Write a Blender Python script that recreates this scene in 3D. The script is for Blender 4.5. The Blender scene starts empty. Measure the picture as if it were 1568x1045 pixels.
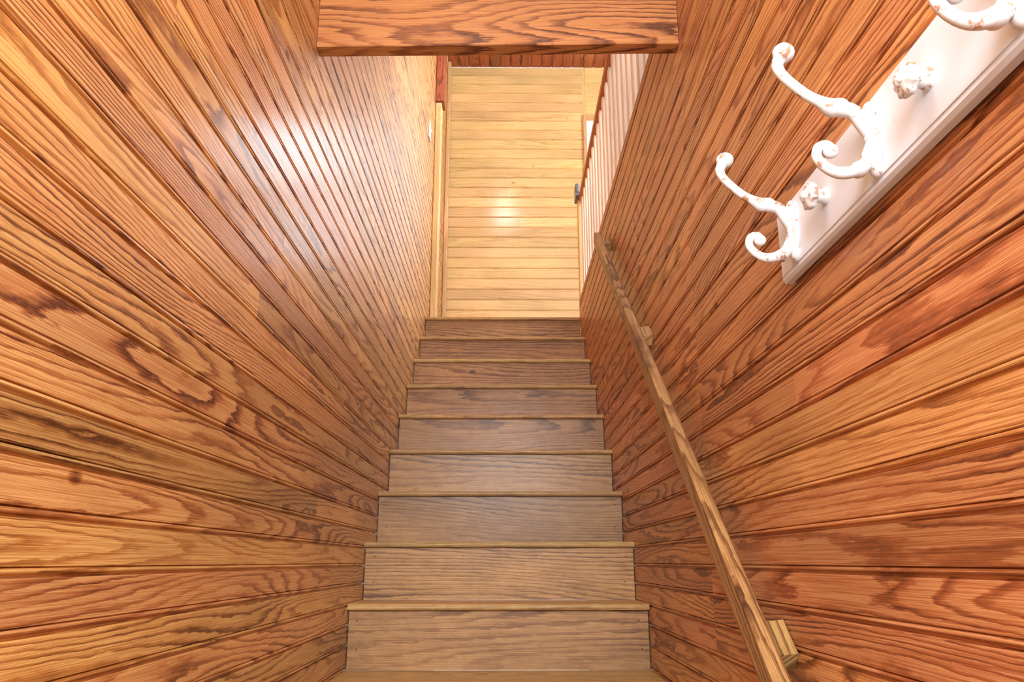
import bpy, bmesh, math, random
from mathutils import Vector, Matrix
random.seed(11)
sc = bpy.context.scene
sc.view_settings.view_transform = 'Standard'
sc.view_settings.look = 'None'
sc.view_settings.exposure = 0.08

XL, XR = -0.472, 0.428      # stair side walls
YB = 5.5                    # back wall of upper landing
ZF = -1.61                  # lower floor
RISE, RUN = 0.186, 0.234
Y0, Z0 = 2.458, -0.122      # nosing 0
ZU = Z0 + 8*RISE            # upper floor
ZC = 3.85                   # upper ceiling

# ------------------------------------------------------------ materials
def lin(c):
    return tuple(((v/255)/12.92 if v/255 <= .04045 else ((v/255+.055)/1.055)**2.4) for v in c) + (1,)

def wood(name, light, mid, dark, rough=0.28, rings=19, coat=0.25, var=0.26, bump=0.3, ua=.85, va=9.5, cr_=.26, ringamt=1.1, scuff=0.0):
    m = bpy.data.materials.new(name); m.use_nodes = True
    nt = m.node_tree; N = nt.nodes; L = nt.links
    b = N['Principled BSDF']
    uv = N.new('ShaderNodeUVMap'); uv.uv_map = 'UVMap'
    at = N.new('ShaderNodeAttribute'); at.attribute_name = 'rnd'
    sep = N.new('ShaderNodeSeparateXYZ'); L.new(uv.outputs[0], sep.inputs[0])
    sepc = N.new('ShaderNodeSeparateColor'); L.new(at.outputs['Color'], sepc.inputs[0])
    def math_(op, a, bb=None, clamp=False):
        n = N.new('ShaderNodeMath'); n.operation = op; n.use_clamp = clamp
        for i, x in enumerate((a, bb)):
            if x is None: continue
            if isinstance(x, (int, float)): n.inputs[i].default_value = x
            else: L.new(x, n.inputs[i])
        return n.outputs[0]
    def vec(x, y, z):
        c = N.new('ShaderNodeCombineXYZ')
        for i, q in enumerate((x, y, z)):
            if isinstance(q, (int, float)): c.inputs[i].default_value = q
            else: L.new(q, c.inputs[i])
        return c.outputs[0]
    def noise(v, scale=1, detail=2, rg=.5):
        n = N.new('ShaderNodeTexNoise'); n.inputs['Scale'].default_value = scale
        n.inputs['Detail'].default_value = detail; n.inputs['Roughness'].default_value = rg
        L.new(v, n.inputs['Vector']); return n.outputs['Fac']
    U, V = sep.outputs[0], sep.outputs[1]
    R, G, B = sepc.outputs[0], sepc.outputs[1], sepc.outputs[2]
    zoff = math_('MULTIPLY', R, 37.0)
    base = noise(vec(math_('MULTIPLY', U, ua), math_('MULTIPLY', V, va), zoff), 1, 1.0, .35)
    wob = noise(vec(math_('MULTIPLY', U, 14), math_('MULTIPLY', V, 90), zoff), 1, 3, .6)
    g = math_('ADD', math_('MULTIPLY', base, rings), math_('MULTIPLY', wob, 1.0))
    g = math_('ADD', g, math_('MULTIPLY', V, 45.0))
    fr = math_('FRACT', g)
    rp = N.new('ShaderNodeValToRGB'); L.new(fr, rp.inputs[0])
    e = rp.color_ramp.elements
    e[0].position = 0.0; e[0].color = (0, 0, 0, 1)
    e[1].position = 1.0; e[1].color = (0.05, .05, .05, 1)
    q = e.new(.52); q.color = (.12, .12, .12, 1)
    q = e.new(.86); q.color = (1, 1, 1, 1)
    fib = noise(vec(math_('MULTIPLY', U, 5), math_('MULTIPLY', V, 600), zoff), 1, 3, .7)
    big = noise(vec(math_('MULTIPLY', U, 1.6), math_('MULTIPLY', V, 3.0), zoff), 1, 2, .5)
    mask = math_('MULTIPLY', math_('SUBTRACT', noise(vec(math_('MULTIPLY', U, 1.2), math_('MULTIPLY', V, 9), math_('ADD', zoff, 9.1))), .36), 3.4, True)
    rg_ = math_('MULTIPLY', rp.outputs[0], math_('ADD', math_('MULTIPLY', mask, .75), .22))
    fac = math_('ADD', math_('MULTIPLY', rg_, ringamt), math_('MULTIPLY', math_('SUBTRACT', fib, .41), 1.35), True)
    vo = N.new('ShaderNodeTexVoronoi'); vo.inputs['Scale'].default_value = 1.0
    L.new(vec(math_('MULTIPLY', U, 3.0), math_('MULTIPLY', V, 5.0), zoff), vo.inputs['Vector'])
    kn = math_('MULTIPLY', math_('SUBTRACT', .06, vo.outputs['Distance']), 30, True)
    fac = math_('ADD', fac, math_('MULTIPLY', kn, .8), True)
    if scuff:
        sf = noise(vec(math_('MULTIPLY', U, 22), math_('MULTIPLY', V, 30), zoff), 1, 5, .75)
        fac = math_('ADD', fac, math_('MULTIPLY', math_('SUBTRACT', sf, .5), scuff), True)
    cr = N.new('ShaderNodeValToRGB'); L.new(fac, cr.inputs[0])
    e = cr.color_ramp.elements
    e[0].position = 0; e[0].color = lin(light)
    e[1].position = 1; e[1].color = lin(dark)
    q = e.new(.36); q.color = lin(mid)
    hs = N.new('ShaderNodeHueSaturation'); L.new(cr.outputs[0], hs.inputs['Color'])
    val = math_('ADD', 1 - var*.5, math_('MULTIPLY', G, var))
    val = math_('MULTIPLY', val, math_('ADD', .58, math_('MULTIPLY', big, .84)))
    L.new(val, hs.inputs['Value'])
    L.new(math_('ADD', .494, math_('MULTIPLY', B, .016)), hs.inputs['Hue'])
    L.new(hs.outputs[0], b.inputs['Base Color'])
    L.new(math_('ADD', rough, math_('MULTIPLY', fib, .12)), b.inputs['Roughness'])
    b.inputs['Coat Weight'].default_value = coat
    b.inputs['Coat Roughness'].default_value = cr_
    bp = N.new('ShaderNodeBump'); bp.inputs['Strength'].default_value = bump
    bp.inputs['Distance'].default_value = .002
    L.new(math_('ADD', fac, math_('MULTIPLY', fib, .4)), bp.inputs['Height'])
    L.new(bp.outputs[0], b.inputs['Normal'])
    return m

def paint(name, col, chip=None, rough=.4, amt=.62, scale=140, metallic=0):
    m = bpy.data.materials.new(name); m.use_nodes = True
    nt = m.node_tree; N = nt.nodes; L = nt.links; b = N['Principled BSDF']
    tc = N.new('ShaderNodeTexCoord')
    n = N.new('ShaderNodeTexNoise'); n.inputs['Scale'].default_value = scale; n.inputs['Detail'].default_value = 4
    L.new(tc.outputs['Object'], n.inputs['Vector'])
    cr = N.new('ShaderNodeValToRGB'); L.new(n.outputs['Fac'], cr.inputs[0])
    e = cr.color_ramp.elements
    e[0].position = amt; e[0].color = lin(col)
    e[1].position = min(1, amt+.06); e[1].color = lin(chip or tuple(int(c*.93) for c in col))
    L.new(cr.outputs[0], b.inputs['Base Color'])
    b.inputs['Roughness'].default_value = rough
    b.inputs['Metallic'].default_value = metallic
    bp = N.new('ShaderNodeBump'); bp.inputs['Strength'].default_value = .25; bp.inputs['Distance'].default_value = .001
    L.new(n.outputs['Fac'], bp.inputs['Height']); L.new(bp.outputs[0], b.inputs['Normal'])
    return m

def emis(name, col, s):
    m = bpy.data.materials.new(name); m.use_nodes = True
    b = m.node_tree.nodes['Principled BSDF']
    b.inputs['Base Color'].default_value = lin(col)
    b.inputs['Emission Color'].default_value = lin(col)
    b.inputs['Emission Strength'].default_value = s
    return m

M_left = wood('varnished_pine_left', (230,184,118), (190,126,68), (100,50,20), rough=.40, coat=.45, cr_=.24)
M_right = wood('varnished_pine_right', (216,158,104), (174,104,58), (94,45,21), rough=.41, coat=.32, cr_=.27)
M_back = wood('honey_pine', (230,200,144), (212,176,114), (168,124,66), rough=.40, rings=9, var=.16, coat=.5, cr_=.15, ringamt=.5, bump=.10)
M_red = wood('red_stained_pine', (180,100,54), (146,68,32), (84,36,16), rough=.4)
M_riser = wood('brown_riser_wood', (188,144,92), (148,104,60), (84,52,28), rough=.42, rings=14, ua=.8, va=6.5, coat=.25, ringamt=.95, scuff=.5)
M_tread = wood('worn_tread_wood', (194,160,104), (160,124,76), (96,68,36), rough=.46, coat=.15, ringamt=.5, scuff=.8)
M_rail = wood('handrail_wood', (184,146,92), (142,100,58), (74,46,22), rough=.42, coat=.2, scuff=.5)
M_beam = wood('beam_wood', (198,134,78), (156,92,48), (84,42,18), rough=.38, rings=17, ua=1.0, va=6.5)
M_trim = wood('pale_trim_wood', (220,188,136), (204,162,106), (166,116,66), rough=.4, ringamt=.4)
M_balu = wood('pale_baluster_wood', (244,232,222), (232,214,204), (190,164,148), rough=.4, ringamt=.4)
M_dark = paint('dark_gap', (52,24,10), rough=.8)
M_white = paint('white_paint', (222,232,246), rough=.45, amt=.7, scale=40)
M_chip = paint('chipped_white_paint', (220,222,224), (178,130,102), rough=.45, amt=.58, scale=95)
M_plaster = paint('pale_plaster', (226,224,222), rough=.7, scale=12)
M_metal = paint('grey_metal', (120,124,138), rough=.35, metallic=.7)
M_plate = paint('switch_plastic', (240,236,224), rough=.3)

# ------------------------------------------------------------ mesh helpers
class MB:
    def __init__(s):
        s.bm = bmesh.new()
        s.uv = s.bm.loops.layers.uv.new('UVMap')
        s.col = s.bm.loops.layers.float_color.new('rnd')
    def tag(s, faces, g, off=None, rnd=None, smooth=False):
        g = Vector(g).normalized()
        a = Vector((0,0,1)) if abs(g.z) < .9 else Vector((1,0,0))
        h1 = g.cross(a).normalized(); h2 = g.cross(h1)
        off = off or (random.uniform(0, 40), random.uniform(0, 40))
        rnd = rnd or (random.random(), random.random(), random.random(), 1)
        for f in faces:
            f.smooth = smooth
            for l in f.loops:
                c = l.vert.co
                l[s.uv].uv = (c.dot(g)+off[0], c.dot(h1)+c.dot(h2)+off[1])
                l[s.col] = rnd
    def extrude(s, poly, ext, g, **k):
        bm = s.bm; ext = Vector(ext)
        A = [bm.verts.new(Vector(p)) for p in poly]
        B = [bm.verts.new(Vector(p)+ext) for p in poly]
        n = len(A); fs = [bm.faces.new(A), bm.faces.new(B[::-1])]
        for i in range(n):
            fs.append(bm.faces.new((A[i], B[i], B[(i+1) % n], A[(i+1) % n])))
        s.tag(fs, g, **k); return A+B
    def box(s, x, y, z, g=(0,1,0), ch=0.0, **k):
        bx, by, bz = (sorted(x), sorted(y), sorted(z))
        ax = max(range(3), key=lambda i: abs(g[i]))
        R = [bx, by, bz]
        o = [i for i in range(3) if i != ax]
        (a0, a1), (b0, b1) = R[o[0]], R[o[1]]
        if ch:
            pts = [(a0+ch,b0),(a1-ch,b0),(a1,b0+ch),(a1,b1-ch),(a1-ch,b1),(a0+ch,b1),(a0,b1-ch),(a0,b0+ch)]
        else:
            pts = [(a0,b0),(a1,b0),(a1,b1),(a0,b1)]
        poly = []
        for p in pts:
            v = [0,0,0]; v[o[0]] = p[0]; v[o[1]] = p[1]; v[ax] = R[ax][0]; poly.append(v)
        e = [0,0,0]; e[ax] = R[ax][1]-R[ax][0]
        return s.extrude(poly, e, g, **k)
    def done(s, name, mats, parent=None):
        bmesh.ops.recalc_face_normals(s.bm, faces=s.bm.faces[:])
        me = bpy.data.meshes.new(name); s.bm.to_mesh(me); s.bm.free()
        ob = bpy.data.objects.new(name, me)
        for m in (mats if isinstance(mats, (list, tuple)) else [mats]): me.materials.append(m)
        sc.collection.objects.link(ob)
        if parent: ob.parent = parent
        return ob

def empty(name, loc=(0,0,0)):
    e = bpy.data.objects.new(name, None); sc.collection.objects.link(e); return e

def planks(name, n_axis, pos, sgn, along, ar, cross, cr, pitch, mat, thick=.014, lens=(4.0, 9.0), groove=.0055):
    """beadboard wall: surface at pos on n_axis, facing sgn"""
    mb = MB()
    c = cr[0]
    while c < cr[1]-1e-4:
        c1 = min(c+pitch, cr[1])
        w = c1-c
        if w < .02:
            prof = [(c,0),(c,thick),(c1,thick),(c1,0)]
        else:
            g = groove
            prof = [(c,0),(c,thick-g),(c+.0016,thick-g),(c+.0032,thick-.0006),(c+.0046,thick),(c+.0072,thick-.0006),(c+.0084,thick-g*.6),
                    (c+.0096,thick),(c1-.0028,thick),(c1-.0014,thick-g),(c1,thick-g),(c1,0)]
        a = ar[0]-random.uniform(0, 3.5)
        while a < ar[1]-1e-4:
            ln = random.uniform(*lens)
            s0, s1 = max(a, ar[0]), min(a+ln, ar[1])
            if ar[1]-s1 < .4: s1 = ar[1]
            a = s1
            if s1-s0 < .005: continue
            poly = []
            for (cc, d) in prof:
                v = [0,0,0]; v[cross] = cc; v[n_axis] = pos - sgn*(thick-d); v[along] = s0; poly.append(v)
            e = [0,0,0]; e[along] = s1-s0-.0006
            gg = [0,0,0]; gg[along] = 1
            mb.extrude(poly, e, gg)
        c = c1
    return mb.done(name, mat)

# ------------------------------------------------------------ room shell
P = .057
wl = planks('wall_left', 0, XL, 1, 1, (-1.0, YB+.0), 2, (ZF, ZC), P, M_left)
wr = planks('wall_right', 0, XR, -1, 1, (-1.0, 1.70), 2, (ZF, 1.50), P, M_right)
def join(a, b):
    me = a.data; bm = bmesh.new(); bm.from_mesh(me); bm.from_mesh(b.data); bm.to_mesh(me); bm.free()
    bpy.data.objects.remove(b)
join(wr, planks('tmp', 0, XR, -1, 1, (1.70, 4.36), 2, (ZF, 1.43), P, M_right))
planks('wall_back', 1, YB, -1, 0, (XL+.001, .60), 2, (ZU, ZC), .083, M_back, lens=(3, 5))
mb = MB()
WX0, WX1, WZ0, WZ1 = .63, 1.25, 2.15, 3.35
mb.box((.601, WX0), (YB, YB+.03), (ZU, ZC), g=(0,0,1)); mb.box((WX1, 2.1), (YB, YB+.03), (ZU, ZC), g=(0,0,1))
mb.box((WX0, WX1), (YB, YB+.03), (ZU, WZ0), g=(1,0,0)); mb.box((WX0, WX1), (YB, YB+.03), (WZ1, ZC), g=(1,0,0))
mb.done('wall_back_upper', M_back)
win = empty('window_1')
mb = MB()
for (x, z) in (((WX0-.03, WX0), (WZ0-.06, WZ1+.06)), ((WX1, WX1+.06), (WZ0-.06, WZ1+.06))):
    mb.box(x, (YB-.022, YB-.001), z, g=(0,0,1), ch=.003)
mb.box((WX0, WX1), (YB-.022, YB-.001), (WZ1, WZ1+.06), g=(1,0,0), ch=.003)
mb.box((WX0-.03, WX1+.08), (YB-.05, YB-.001), (WZ0-.05, WZ0), g=(1,0,0), ch=.003)
mb.done('casing', M_trim, win)
mb = MB()
zc = (WZ0+WZ1)/2
mb.box((WX0, WX1), (YB, YB+.025), (zc-.02, zc+.02), g=(1,0,0))
mb.box(((WX0+WX1)/2-.012, (WX0+WX1)/2+.012), (YB+.002, YB+.022), (WZ0, WZ1), g=(0,0,1))
mb.done('sash_bars', M_white, win)
mb = MB()
mb.box((2.1, 2.13), (1.70, YB), (ZU, ZC), g=(0,1,0)); mb.done('wall_right_upper', M_plaster)
mb = MB()
mb.box((XL-.015, 2.13), (1.72, 1.75), (1.60, ZC), g=(1,0,0)); mb.done('wall_front_upper', M_plaster)
planks('ceiling', 2, ZC, -1, 1, (1.75, YB), 0, (XL, 2.1), .083, M_red)
planks('ceiling_lower', 2, 1.50, -1, 1, (-1.0, 1.66), 0, (XL+.001, XR-.001), .083, M_back)
mb = MB(); mb.box((XL-.02, XR+.02), (-1.0, YB), (ZF-.03, ZF-.001)); mb.done('floor', M_tread)
mb2 = MB()
x = XR+.05
while x < 2.1:
    mb2.box((x, min(x+.083, 2.1)), (1.76, YB-.001), (ZU-.03, ZU), ch=.0015); x += .083
y = Y0+8*RUN+.09
while y < YB-.002:
    mb2.box((XL+.001, XR+.049), (y, min(y+.083, YB-.002)), (ZU-.03, ZU), g=(1,0,0), ch=.0015); y += .083
mb2.done('floor_upper', M_tread)

# ------------------------------------------------------------ staircase
st = empty('staircase')
mr, mt, md = MB(), MB(), MB()
T = .018; OV = .022
for i in range(-7, 9):
    yn, zt = Y0+i*RUN, Z0+i*RISE
    yr = yn+OV
    zb = zt-RISE
    mr.box((XL+.003, XR-.003), (yr, yr+.018), (zb+.0005, zt-T), g=(1,0,0))
    md.box((XL+.0008, XR-.0008), (yr+.0185, yr+.024), (zb+.0005, zt-T), g=(1,0,0))
    yb = yn+RUN+OV-.001 if i < 8 else yn+.088
    n = 5; pr = [(yb, zt-T+.001), (yb, zt)]
    for k in range(n+1):
        a = math.pi/2+math.pi*k/n
        pr.append((yn+T/2*.8+math.cos(a)*T/2*.8, zt-T/2+math.sin(a)*T/2))
    mt.extrude([(XL+.0008, p[0], p[1]) for p in pr], (XR-XL-.0016, 0, 0), (1,0,0))
mr.done('risers', M_riser, st)
md.done('riser_leak_blocker', M_dark, st)  # dark board added to block light leaking at riser ends; reads as shaded gap
mt.done('treads', M_tread, st)
mb = MB()
for i in range(-7, 9):
    for sx in (XL+.03, XR-.03):
        for dz in (.05, .13):
            r = .0022
            c = (sx+random.uniform(-.006,.006), Y0+i*RUN+OV-.0008, Z0+i*RISE-T-dz+.02)
            mb.extrude([(c[0]+r*math.cos(a*math.pi/3), c[1], c[2]+r*math.sin(a*math.pi/3)) for a in range(6)], (0,.0006,0), (1,0,0))
mb.done('nail_heads', M_dark, st)

# ------------------------------------------------------------ header beam
mb = MB()
HZ = 1.228
v1 = mb.box((XL+.001, XR-.001), (1.672, 1.715), (HZ, 1.60), g=(1,0,0), ch=.002, off=(8.6,2.9), rnd=(.62,.55,.5,1))
for v in v1:
    if v.co.z < 1.3: v.co.z += .014*(v.co.x-XL)/.9
mb.done('header_beam', M_beam)

# ------------------------------------------------------------ landing trim, upper rail
mb = MB()
mb.box((XL+.001, -.432), (4.56, 4.66), (ZU+.001, 2.92), g=(0,0,1), ch=.004)
mb.box((XL+.001, -.444), (5.40, 5.48), (ZU+.001, ZC-.02), g=(0,0,1), ch=.004)
mb.done('trim_1', M_trim)
mb = MB()
mb.box((XL+.001, -.415), (4.55, 4.67), (2.93, ZC-.015), g=(0,0,1), ch=.004)
mb.done('trim_2', M_red)
mb = MB()
mb.box((XR-.002, XR+.047), (1.76, 4.36), (1.432, 1.475), g=(0,1,0), ch=.004)
mb.done('trim_3', M_red)
rl = empty('railing')
mb = MB()
mb.box((.436, .486), (1.76, 4.33), (2.10, 2.15), g=(0,1,0), ch=.01); mb.done('cap_rail', M_red, rl)
mb = MB()
y = 1.84
while y < 4.28:
    mb.box((.445, .477), (y, y+.036), (1.476, 2.099), g=(0,0,1), ch=.003); y += .115
mb.done('balusters', M_balu, rl)
mb = MB()
mb.box((.432, .492), (4.365, 4.425), (ZU+.001, 2.13), g=(0,0,1), ch=.004); mb.done('newel_post', M_trim, rl)
mb = MB()
mb.box((.418, .496), (4.33, 4.44), (2.131, 2.165), g=(1,0,0), ch=.008)
mb.box((.418, .44), (4.335, 4.43), (2.166, 2.22), g=(0,0,1), ch=.005)
mb.done('newel_bracket', M_metal, rl)

# ------------------------------------------------------------ handrail
hr = empty('handrail')
mb = MB()
SL = .79
def rz(y): return .650+SL*(y-2.222)
HX = .380
ya, yb = .62, 3.06
u = Vector((0, 1, SL)).normalized(); nrm = Vector((0, -SL, 1)).normalized()
c0 = Vector((HX, ya, rz(ya)))
w, h, c = .0132, .026, .004
pts = [(-w+c,-h),(w-c,-h),(w,-h+c),(w,h-c),(w-c,h),(-w+c,h),(-w,h-c),(-w,-h+c)]
mb.extrude([c0+Vector((1,0,0))*a+nrm*b for a, b in pts], u*((yb-ya)/u.y), u)
mb.done('rail', M_rail, hr)
mb = MB()
for yy in (1.25, 2.22, 3.0):
    c0 = Vector((HX+w+.0003, yy-.03*u.y, rz(yy)-.03*u.z))-nrm*.008
    X1 = XR-.001-c0.x
    poly = [c0-nrm*.012, c0+Vector((X1,0,0))-nrm*.017, c0+Vector((X1,0,0))+nrm*.017, c0+nrm*.012]
    mb.extrude(poly, u*.07, u)
mb.done('bracket_blocks', M_rail, hr)

# ------------------------------------------------------------ hook rack
rack = empty('coat_hook_rack')
BX = .410
mb = MB()
zb0, zb1 = .396, .506
mb.box((BX, XR-.0005), (.30, 1.092), (zb0, zb1), g=(0,1,0), ch=.004)
mb.box((BX-.0015, BX+.001), (.302, 1.090), (zb0+.010, zb0+.014), g=(0,1,0))
mb.done('backboard', M_white, rack)

def catmull(P, n=8):
    out = []
    Q = [P[0]]+P+[P[-1]]
    for i in range(1, len(Q)-2):
        p0, p1, p2, p3 = [Vector(q) for q in Q[i-1:i+3]]
        for k in range(n):
            t = k/n
            out.append(.5*((2*p1)+(-p0+p2)*t+(2*p0-5*p1+4*p2-p3)*t*t+(-p0+3*p1-3*p2+p3)*t**3))
    out.append(Vector(P[-1])); return out

def tube(mb, pts, seg=12):
    sp = catmull(pts)
    rings = []
    for i, p in enumerate(sp):
        q = Vector(p[:3]); r = p[3]
        a = Vector(sp[max(i-1,0)][:3]); b = Vector(sp[min(i+1,len(sp)-1)][:3])
        t = (b-a).normalized(); yv = Vector((0,1,0)); nv = t.cross(yv).normalized()
        rings.append([mb.bm.verts.new(q+yv*math.cos(2*math.pi*k/seg)*r+nv*math.sin(2*math.pi*k/seg)*r) for k in range(seg)])
    fs = []
    for A, B in zip(rings, rings[1:]):
        for k in range(seg):
            fs.append(mb.bm.faces.new((A[k], A[(k+1)%seg], B[(k+1)%seg], B[k])))
    fs.append(mb.bm.faces.new(rings[0][::-1])); fs.append(mb.bm.faces.new(rings[-1]))
    mb.tag(fs, (0,0,1), smooth=True)

def blob(mb, c, sx, sy, sz, petals=0, amp=0, ax='x', seg=28, rg=14):
    c = Vector(c); verts = []
    for i in range(rg+1):
        th = math.pi*i/rg
        row = []
        for j in range(seg):
            ph = 2*math.pi*j/seg
            k = 1+amp*math.cos(petals*ph)*math.sin(th)*(1 if th < 1.9 else .5)+(amp*.7*math.cos(6*th) if petals else 0)
            l = (math.cos(th), math.sin(th)*math.cos(ph)*k, math.sin(th)*math.sin(ph)*k)
            if ax == 'x': v = Vector((-l[0]*sx*(1+(k-1)*.3), l[1]*sy, l[2]*sz))
            else: v = Vector((l[1]*sx, l[2]*sy, l[0]*sz))
            row.append(v)
        verts.append(row)
    V = []
    for i, row in enumerate(verts):
        if i in (0, rg): V.append([mb.bm.verts.new(c+row[0])]*seg)
        else: V.append([mb.bm.verts.new(c+v) for v in row])
    fs = []
    for i in range(rg):
        for j in range(seg):
            q = [V[i][j], V[i][(j+1)%seg], V[i+1][(j+1)%seg], V[i+1][j]]
            u2 = []
            for v in q:
                if v not in u2: u2.append(v)
            if len(u2) > 2: fs.append(mb.bm.faces.new(u2))
    mb.tag(fs, (0,0,1), smooth=True)

for k, yh in enumerate((1.024, .774, .524)):
    mb = MB()
    blob(mb, (BX-.003, yh, .450), .006, .015, .036)
    blob(mb, (BX-.004, yh, .484), .007, .010, .014)
    blob(mb, (BX-.004, yh, .418), .007, .010, .013)
    blob(mb, (BX-.009, yh, .452), .004, .006, .006)
    tube(mb, [(BX-.002,yh,.452,.0085), (.398,yh,.470,.0085), (.388,yh,.4857,.0085), (.372,yh,.4905,.0095), (.364,yh,.4918,.0105), (.352,yh,.499,.0068),
              (.336,yh,.5092,.0060), (.3145,yh,.531,.0060), (.3085,yh,.545,.0066), (.313,yh,.556,.0075)])
    blob(mb, (.317, yh, .562), .0125, .0125, .0115)
    blob(mb, (.372, yh, .4925), .0125, .0115, .009, ax='z')
    tube(mb, [(BX-.002,yh,.452,.0080), (.400,yh,.432,.0085), (.392,yh,.419,.0085), (.378,yh,.412,.0075), (.3626,yh,.4105,.0065), (.349,yh,.418,.0058),
              (.3415,yh,.430,.0055), (.345,yh,.4415,.0055), (.354,yh,.443,.0062), (.3585,yh,.436,.0068)])
    blob(mb, (.3575, yh, .4365), .0085, .0085, .0080)
    blob(mb, (.386, yh, .414), .010, .011, .009, ax='z')
    mb.done('hook_%d' % (k+1), M_chip, rack)
for k, yk in enumerate((.915, .662, .41)):
    mb = MB()
    tube(mb, [(BX+.001, yk, .452, .0125), (BX-.006, yk, .452, .0095), (BX-.012, yk, .452, .0085), (BX-.016, yk, .452, .012)])
    blob(mb, (BX-.021, yk, .452), .0085, .0175, .0175, petals=7, amp=.12)
    blob(mb, (BX-.0295, yk, .452), .004, .007, .007, petals=5, amp=.12)
    mb.done('knob_%d' % (k+1), M_chip, rack)

# ------------------------------------------------------------ switch
sw = empty('light_switch')
mb = MB(); mb.box((XL+.0005, XL+.007), (4.20, 4.275), (2.46, 2.575), g=(0,0,1), ch=.002); mb.done('plate', M_plate, sw)
mb = MB(); mb.box((XL+.0072, XL+.016), (4.232, 4.243), (2.508, 2.528), g=(0,0,1), ch=.002); mb.done('toggle', M_plate, sw)

# ------------------------------------------------------------ ceiling lamp upstairs
lamp = empty('ceiling_lamp')
mb = MB(); blob(mb, (-.02, 3.3, ZC-.09), .10, .10, .06, ax='z'); mb.done('glass_bowl', emis('lamp_glass', (255,240,214), 30), lamp)
mb = MB()
mb.extrude([(-.02+.07*math.cos(a*math.pi/12), 3.3+.07*math.sin(a*math.pi/12), ZC-.04) for a in range(24)], (0,0,.025), (0,0,1))
mb.done('canopy', M_metal, lamp)

# ------------------------------------------------------------ lights
def area(name, loc, rot, sx, sy, e, col):
    l = bpy.data.lights.new(name, 'AREA'); l.shape = 'RECTANGLE'; l.size = sx; l.size_y = sy
    l.energy = e; l.color = col
    o = bpy.data.objects.new(name, l); o.location = loc; o.rotation_euler = rot; sc.collection.objects.link(o); return o
def point(name, loc, e, col, r=.1):
    l = bpy.data.lights.new(name, 'POINT'); l.energy = e; l.color = col; l.shadow_soft_size = r
    o = bpy.data.objects.new(name, l); o.location = loc; sc.collection.objects.link(o); return o
area('window_daylight', ((WX0+WX1)/2, YB+.06, zc), (math.radians(-90), 0, 0), .6, 1.2, 40, (.72,.86,1))
area('hall_window_daylight', (2.05, 3.2, 2.9), (0, math.radians(90), 0), 1.2, 1.8, 95, (.88,.94,1))
point('lamp_bulb', (-.02, 3.3, ZC-.3), 22, (1,.97,.92), .12)
area('room_light', (0, -.75, .8), (math.radians(75), 0, 0), .8, .9, 58, (.92,.96,1))
point('room_point', (.0, .4, 1.2), 13, (.94,.97,1), .15)  # point light below the lower ceiling, no fixture modelled

w = bpy.data.worlds.new('world'); sc.world = w; w.use_nodes = True
w.node_tree.nodes['Background'].inputs[0].default_value = (.93, .97, 1, 1)
w.node_tree.nodes['Background'].inputs[1].default_value = 1.2

# ------------------------------------------------------------ camera
cam = bpy.data.cameras.new('camera'); co = bpy.data.objects.new('camera', cam)
sc.collection.objects.link(co); sc.camera = co
cam.sensor_width = 36; cam.lens = 36*1200/1568; cam.clip_start = .02
pitch = math.atan(338/1200)
co.rotation_euler = (math.pi/2+pitch, 0, -math.atan(9/1200*math.cos(pitch)))
